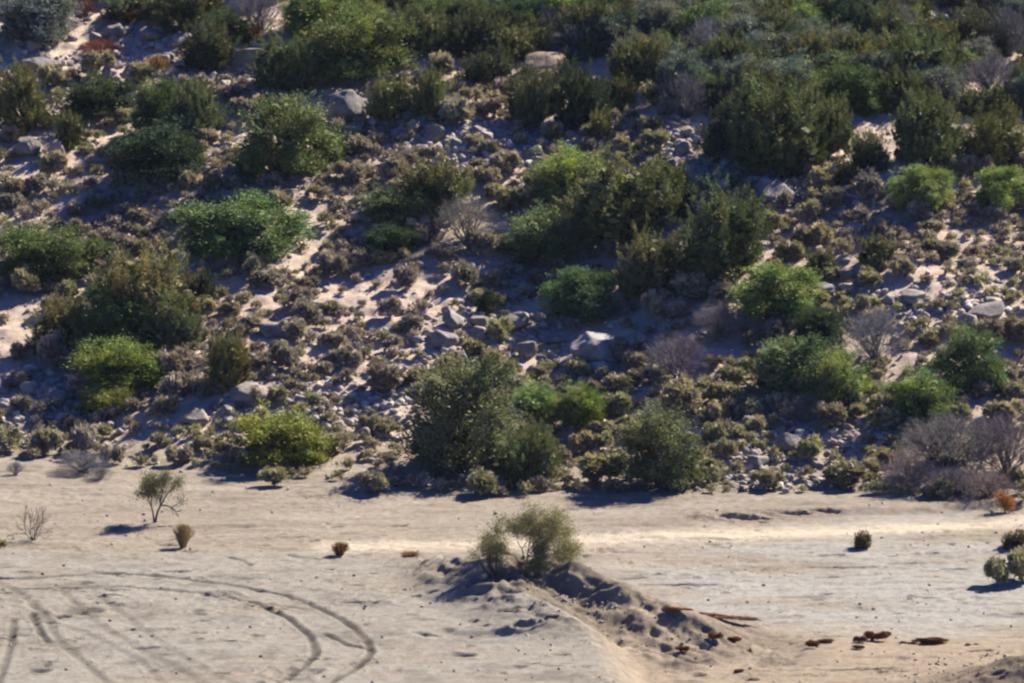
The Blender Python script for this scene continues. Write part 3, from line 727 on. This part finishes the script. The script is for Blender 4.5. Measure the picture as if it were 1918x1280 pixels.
# ---- low bushes over the slope: 290 as things, the rest as one mass
def blocked(px, by):
    for a, b, c, d_ in placed[:len(BIG)+20]:
        if abs(px-a) < c*.42 and b-d_*.75 < by < b-2: return True
    return False
def footrow(px):
    return float(np.interp(px, [-100, 0, 400, 640, 950, 1150, 1350, 1650, 1918, 2100], [868, 868, 884, 905, 935, 925, 925, 935, 945, 950]))
def hides_rock(px, by):
    return any(lb and c >= 36 and abs(px-a) < c*.55 and b-d_ < by < b+8 for a, b, c, d_, lb in NR)
cand = []
r3 = random.Random(21); tries = 0
while len(cand) < 1950 and tries < 60000:
    tries += 1
    px = r3.uniform(-160, 2080); by = r3.uniform(150, 946)
    if by > footrow(px)-2: continue
    if by < 330 and px > 1250 and not (by > 300): continue
    if by < 260 and px < 600 and r3.random() < .4: continue
    if blocked(px, by) or hides_rock(px, by): continue
    big = r3.random()
    w_ = r3.uniform(18, 40)+(34*r3.random() if big > .66 else 0); h_ = w_*r3.uniform(.55, .85)
    if any(abs(px-c[0]) < (w_+c[2])*.27 and abs(by-c[1]) < (h_+c[3])*.23 for c in cand): continue
    n = vnoise(px/130., by/90., 5)
    op = math.exp(-((px-720)/330)**2-((by-560)/110)**2)+.8*math.exp(-((px-1560)/120)**2-((by-420)/70)**2)+.7*math.exp(-((px-60)/90)**2-((by-590)/80)**2)
    if n < -.06+.22*op and r3.random() < .88: continue
    cand.append((px, by, w_, h_))
cand.sort(key=lambda c: -c[2]*(1 if -5 < c[0] < 1923 else 0))
LD = {'L': 'low tan-olive bush', 'Ly': 'low yellowish bush', 'Lp': 'low purplish-brown bush'}
SIZE = lambda w_: 'large ' if w_ > 54 else ('' if w_ > 44 else 'small ')
sv_, sq_, scol, off = [], [], [], 0
small = [scrub_data(700+i, 300, .058) for i in range(6)]
for i, (px, by, w_, h_) in enumerate(cand):
    pz = vnoise(px/200., by/140., 15)+r3.uniform(-.35, .35)
    st = 'Lp' if pz > .02 else ('L' if pz > -.30 else 'Ly')
    if by > 780 and st == 'Lp' and r3.random() < .6: st = 'L'
    if i < 275:
        o = plant(px, by, w_, h_, st, 'x'); placed.pop(); AUTO.append((o, px, by-h_/2, (SIZE(w_)+LD[st])))
    else:
        p = hit(px, by); m = mpp(p); V, Qd, c = small[i % 6]; W, H = w_*m, h_*m
        an = r3.uniform(0, 6.28); ca, sa = math.cos(an), math.sin(an)
        P = np.stack([(V[:, 0]*ca-V[:, 1]*sa)*W+p[0], (V[:, 0]*sa+V[:, 1]*ca)*W+p[1], V[:, 2]*H+zat(p[0], p[1])-.02], 1)
        t = np.array(TINT[st])*r3.uniform(.75, 1.2)
        sv_.append(P); sq_.append(Qd+off); scol.append(c*t); off += len(P)
so = link("hillside_scrub", mesh_np("hillside_scrub", np.concatenate(sv_), quads=np.concatenate(sq_), colors=np.concatenate(scol), smooth=False), M_SCRUBV)
so['kind'] = 'stuff'; tag(so, 'low dry scrub scattered thickly over the rocky slope between the larger bushes', 'scrub')

# ------------------------------------------------------------------ rocks
def rock_data(seed, sub):
    import bmesh
    R = np.random.RandomState(seed); bm = bmesh.new(); bmesh.ops.create_icosphere(bm, subdivisions=sub, radius=1.0)
    V = np.array([v.co[:] for v in bm.verts]); F = np.array([[v.index for v in f.verts] for f in bm.faces]); bm.free()
    for k in range(16):                              # flatten facets
        n = R.normal(size=3); n /= np.linalg.norm(n); dd = .50+.34*R.rand()
        s = V @ n - dd; V = V-np.clip(s, 0, None)[:, None]*n*.97
    ph = R.rand(3)*10
    for f, a in ((2.1, .06), (4.7, .03), (11, .018), (19, .010)):
        V = V*(1+a*(np.sin(V[:, 0]*f+ph[0])*np.cos(V[:, 1]*f*1.1+ph[1])+np.sin(V[:, 2]*f*1.2+ph[2])))[:, None]
    V = V/np.abs(V).max(0)*np.array([.5, .5, .5]); V[:, 2] += .5
    return V, F
RK = []
for i in range(12):
    V, F = rock_data(800+i, 4); me = mesh_np("boulder", V, tris=F); me.materials.append(M_ROCK); RK.append(me)
def rock(px, by, w_, h_, label, col=None, lean=None, depth=.85, rock_i=None, rz=None):
    p = hit(px, by-.06*w_); m = mpp(p); W, H = w_*m*.92, h_*m*.92
    o = link("boulder", RK[rng.randrange(12) if rock_i is None else rock_i])
    o.location = (p[0], p[1], zat(p[0], p[1])-.36*H); o.scale = (W, W*depth, H*1.32)
    o.rotation_euler = (rng.uniform(-.15, .15), rng.uniform(-.25, .25) if lean is None else lean, rng.uniform(-.5, .5)+rng.choice([0, math.pi]) if rz is None else rz)
    c = col or rng.choice([(.25, .235, .22), (.28, .255, .235), (.21, .205, .205), (.32, .29, .25)]); v = rng.uniform(.85, 1.15)
    o.color = (c[0]*v, c[1]*v, c[2]*v, 1)
    tag(o, label, 'rock', 'boulders on the hillside'); return o
for a, b, c, d_, lb in NR:
    if lb: rock(a, b, c, d_, lb, col={1018: (.24, .19, .14), 642: (.19, .185, .185), 1108: (.36, .36, .36), 1122: (.34, .34, .35)}.get(a, (.24, .225, .21) if c > 90 else None))
ZONES = [(230,110,210,60,16,14,40,1),(150,180,120,30,6,14,30,1),(430,170,60,60,8,14,34,1),(800,262,230,42,30,14,40,1),(1060,288,240,34,26,14,44,1),(1330,335,150,30,16,18,46,1),(1240,250,60,28,5,14,34,1),
 (900,640,150,55,14,14,32,1),(640,765,220,50,34,14,40,1),(90,765,140,60,18,16,42,1),(1450,850,200,60,28,14,42,1),(1760,590,200,50,22,14,38,1),(1170,780,90,40,10,14,34,1),(1580,370,140,25,10,14,34,1),(1475,18,70,16,5,20,50,1),(1745,45,50,20,4,14,30,1),(1530,110,60,30,3,20,34,1),(1000,520,900,300,30,12,30,1)]
nrk = sum(1 for q in NR if q[4])
stones = []
for zx, zy, rx, ry, n, s0, s1, _ in ZONES:
    k = 0; tt = 0
    while k < n and tt < 400:
        tt += 1
        px = zx+rng.uniform(-1, 1)*rx; by_ = zy+rng.uniform(-1, 1)*ry
        if not (0 < px < 1918) or by_ > footrow(px)-6 or blocked(px, by_): continue
        w_ = s0+(s1-s0)*rng.random()**2; h_ = w_*rng.uniform(.5, .85)
        if nrk >= 298: stones.append((px, by_, w_, h_)); k += 1; continue
        o = rock(px, by_, w_, h_, 'x'); nrk += 1; k += 1
        sz = 'large ' if w_ > 30 else ('' if w_ > 21 else 'small ')
        AUTO.append((o, px, by_-h_/2, sz+('pale rock' if o.color[0] > .27 else 'grey rock')))
for zx, zy, rx, ry, n, s0, s1, _ in ZONES:
    for k in range(n*24):
        px = zx+rng.gauss(0, .55)*rx*1.1; by_ = zy+rng.gauss(0, .55)*ry*1.2
        if by_ < footrow(px)-3: stones.append((px, by_, 4+17*rng.random()**1.7, 0))
for k in range(1500): 
    px = rng.uniform(-100, 2020); by_ = rng.uniform(200, 940)
    if by_ < footrow(px): stones.append((px, by_, 3+10*rng.random()**2, 0))
for k in range(160):
    px = rng.gauss(1100, 110); by_ = 1140+(px-1100)*.38+rng.gauss(0, 28); stones.append((px, by_, rng.uniform(2.5, 8), 0))
for k in range(120):
    px = rng.uniform(1700, 1950); by_ = rng.uniform(1225, 1285); stones.append((px, by_, rng.uniform(2.5, 7), 0))
for k in range(900):
    px = rng.uniform(-60, 1980); by_ = rng.uniform(880, 1285)
    stones.append((px, by_, 1.8+6*rng.random()**3, 0))
SD = [rock_data(900+i, 2) for i in range(6)]
sv_, st_, scol, off = [], [], [], 0
for i, (px, by_, w_, h_) in enumerate(stones):
    p = hit(px, by_); m = mpp(p); V, F = SD[i % 6]; W = w_*m; H = (h_ or w_*rng.uniform(.45, .75))*m
    an = rng.uniform(0, 6.28); ca, sa = math.cos(an), math.sin(an)
    P = np.stack([(V[:, 0]*ca-V[:, 1]*sa)*W+p[0], (V[:, 0]*sa+V[:, 1]*ca)*W*.8+p[1], (V[:, 2]*1.25-.25)*H+zat(p[0], p[1])], 1)
    c = np.array(rng.choice([(.38, .355, .33), (.48, .44, .40), (.32, .315, .32)]))*rng.uniform(.8, 1.15)
    if by_ > 960: c = c*rng.uniform(.45, .95)
    sv_.append(P); st_.append(F+off); scol.append(np.tile(c, (len(P), 1))); off += len(P)
so = link("loose_stones", mesh_np("loose_stones", np.concatenate(sv_), tris=np.concatenate(st_), colors=np.concatenate(scol)), M_STONES)
so['kind'] = 'stuff'; tag(so, 'small loose stones strewn over the slope and the sandy flat', 'stones')
flush_labels()

# ------------------------------------------------------------------ foreground trees
def small_tree(name, px, by, w_, h_, stems, label, cat, tint, dens, seed, leafsize, crown_lo=.35, depth=4, spread=.55):
    R = np.random.RandomState(seed); p = hit(px, by); m = mpp(p); W, H = w_*m, h_*m
    e = bpy.data.objects.new(name, None); COL.objects.link(e); e.location = (p[0], p[1], zat(p[0], p[1])-.03)
    segs = []; tips = []
    def grow(q, dv, L, r, k):
        n = 3; a = q
        for s in range(n):
            dv = dv+R.normal(size=3)*.13; dv /= np.linalg.norm(dv); b = a+dv*L/n
            segs.append((a, b, r*(1-.12*s), r*(1-.12*(s+1)))); a = b
            if k <= 2: tips.append((b, dv))
        if k == 0: return
        for _ in range(R.randint(2, 5)):
            nd = dv+R.normal(size=3)*spread; nd[2] += .05; nd /= np.linalg.norm(nd)
            grow(a, nd, L*(.60+.25*R.rand()), r*.55, k-1)
    for sx, sy, sz, L, r in stems:
        dv = np.array([sx, sy, sz], float); dv /= np.linalg.norm(dv)
        grow(np.array([sx*.04, sy*.04, -.05]), dv, L*H, r, depth)
    P = np.array([t[0] for t in tips]); 
    fx = (W*.5)/np.percentile(np.hypot(P[:, 0], P[:, 1]), 93); fz = H/np.percentile(P[:, 2], 98)
    S = np.array([fx, fx, fz])
    segs = [(a*S, b*S, r, q) for a, b, r, q in segs]
    V, Qd = tubes(segs, 6); t = link('trunk', mesh_np('trunk', V, quads=Qd), M_BARK, e)
    C = []; A = []
    for q, dv in tips:
        if q[2]*fz < crown_lo*H*.5: continue
        n = dens; cc = q*S+R.normal(size=(n, 3))*.085; C.append(cc)
        a = dv*.8+R.normal(size=(n, 3))*.6; A.append(a/np.linalg.norm(a, axis=1)[:, None])
    C = np.concatenate(C); A = np.concatenate(A); B = np.cross(A, R.normal(size=A.shape)); B /= np.linalg.norm(B, axis=1)[:, None]
    L = leafsize*(.6+.8*R.rand(len(C)))[:, None]; V, Qd = leaves(C, A*L, B*L*.4)
    v = (.7+.6*R.rand(len(C)))[:, None]*np.ones(3)
    c = link('crown', mesh_np('crown', V, quads=Qd, colors=np.repeat(v, 4, 0), smooth=False), M_LEAF, e); c.color = (*tint, 1)
    tag(e, label, cat); return e
small_tree('small_tree', 290, 979, 98, 94, [(-.22, 0, 1, .45, .032), (.20, .1, 1, .50, .040)], 'little two-stemmed tree with a sparse olive crown on the sandy flat, left', 'tree', (.17, .165, .09), 36, 5, .024, crown_lo=.95, depth=3, spread=.42)
small_tree('small_tree', 985, 1058, 172, 106, [(-1, .1, .35, .34, .018), (-.6, -.3, .8, .36, .020), (-.2, .3, 1, .38, .022), (.2, -.3, 1, .40, .024), (.6, .3, .8, .36, .020), (1.0, .2, .3, .34, .018), (.9, -.4, .6, .34, .018), (.5, -.6, .35, .20, .014), (-.5, -.6, .35, .20, .014), (-.7, .2, .25, .24, .014), (.8, .1, .22, .24, .014)], 'feathery yellow-green spreading tree on top of the foreground mound', 'tree', (.25, .235, .12), 15, 8, .022, crown_lo=.05, depth=4, spread=.5)
small_tree('orange_shrub', 1882, 960, 21, 36, [(0, 0, 1, .5, .02), (.2, .1, 1, .4, .02)], 'small upright orange-brown shrub on a dark stem at the flat near the right edge', 'dry shrub', (.35, .16, .05), 12, 15, .022, crown_lo=.7, depth=3, spread=.4)
# dead stump in the hollow left of the feathery tree
p = hit(932, 1078); R_ = np.random.RandomState(4); segs = []
for k in range(7):
    a = np.array([R_.normal()*.05, R_.normal()*.05, -.05]); b = a+np.array([R_.normal()*.18, R_.normal()*.12, .18+.25*R_.rand()]); segs += [(a, b, .05, .03), (b, b+(b-a)*.6+R_.normal(size=3)*.06, .03, .012)]
V, Qd = tubes(segs, 6); o = link('dead_stump', mesh_np('dead_stump', V, quads=Qd), M_BARK); o.location = (p[0], p[1], zat(p[0], p[1]))
tag(o, 'dark broken stump in the hollow at the left foot of the feathery tree', 'stump')
print("big", len(BIG), "band", nb, "rocks", nrk, "cand", len(cand), "stones", len(stones))

# ------------------------------------------------------------------ air
bpy.ops.mesh.primitive_cube_add(size=1) if False else None
import bmesh
bm = bmesh.new(); bmesh.ops.create_cube(bm, size=1.0); hm = bpy.data.meshes.new("haze"); bm.to_mesh(hm); bm.free()
zlo = float(Z.min())-1; zhi = float(Z.max())+12
hz = link("haze", hm); hz['kind'] = 'stuff'; hz['label'] = 'thin bluish air between the viewer and the hillside'; hz['category'] = 'haze'
hz.location = (0, 200, (zlo+zhi)/2); hz.scale = (1810, 1410, zhi-zlo)
m, t, n, l = newmat("haze_air"); pv = N(t, "ShaderNodeVolumePrincipled"); pv.inputs['Color'].default_value = (.62, .78, 1, 1); pv.inputs['Density'].default_value = HAZE
o_ = N(t, "ShaderNodeOutputMaterial"); l.new(pv.outputs[0], o_.inputs['Volume']); hm.materials.append(m)
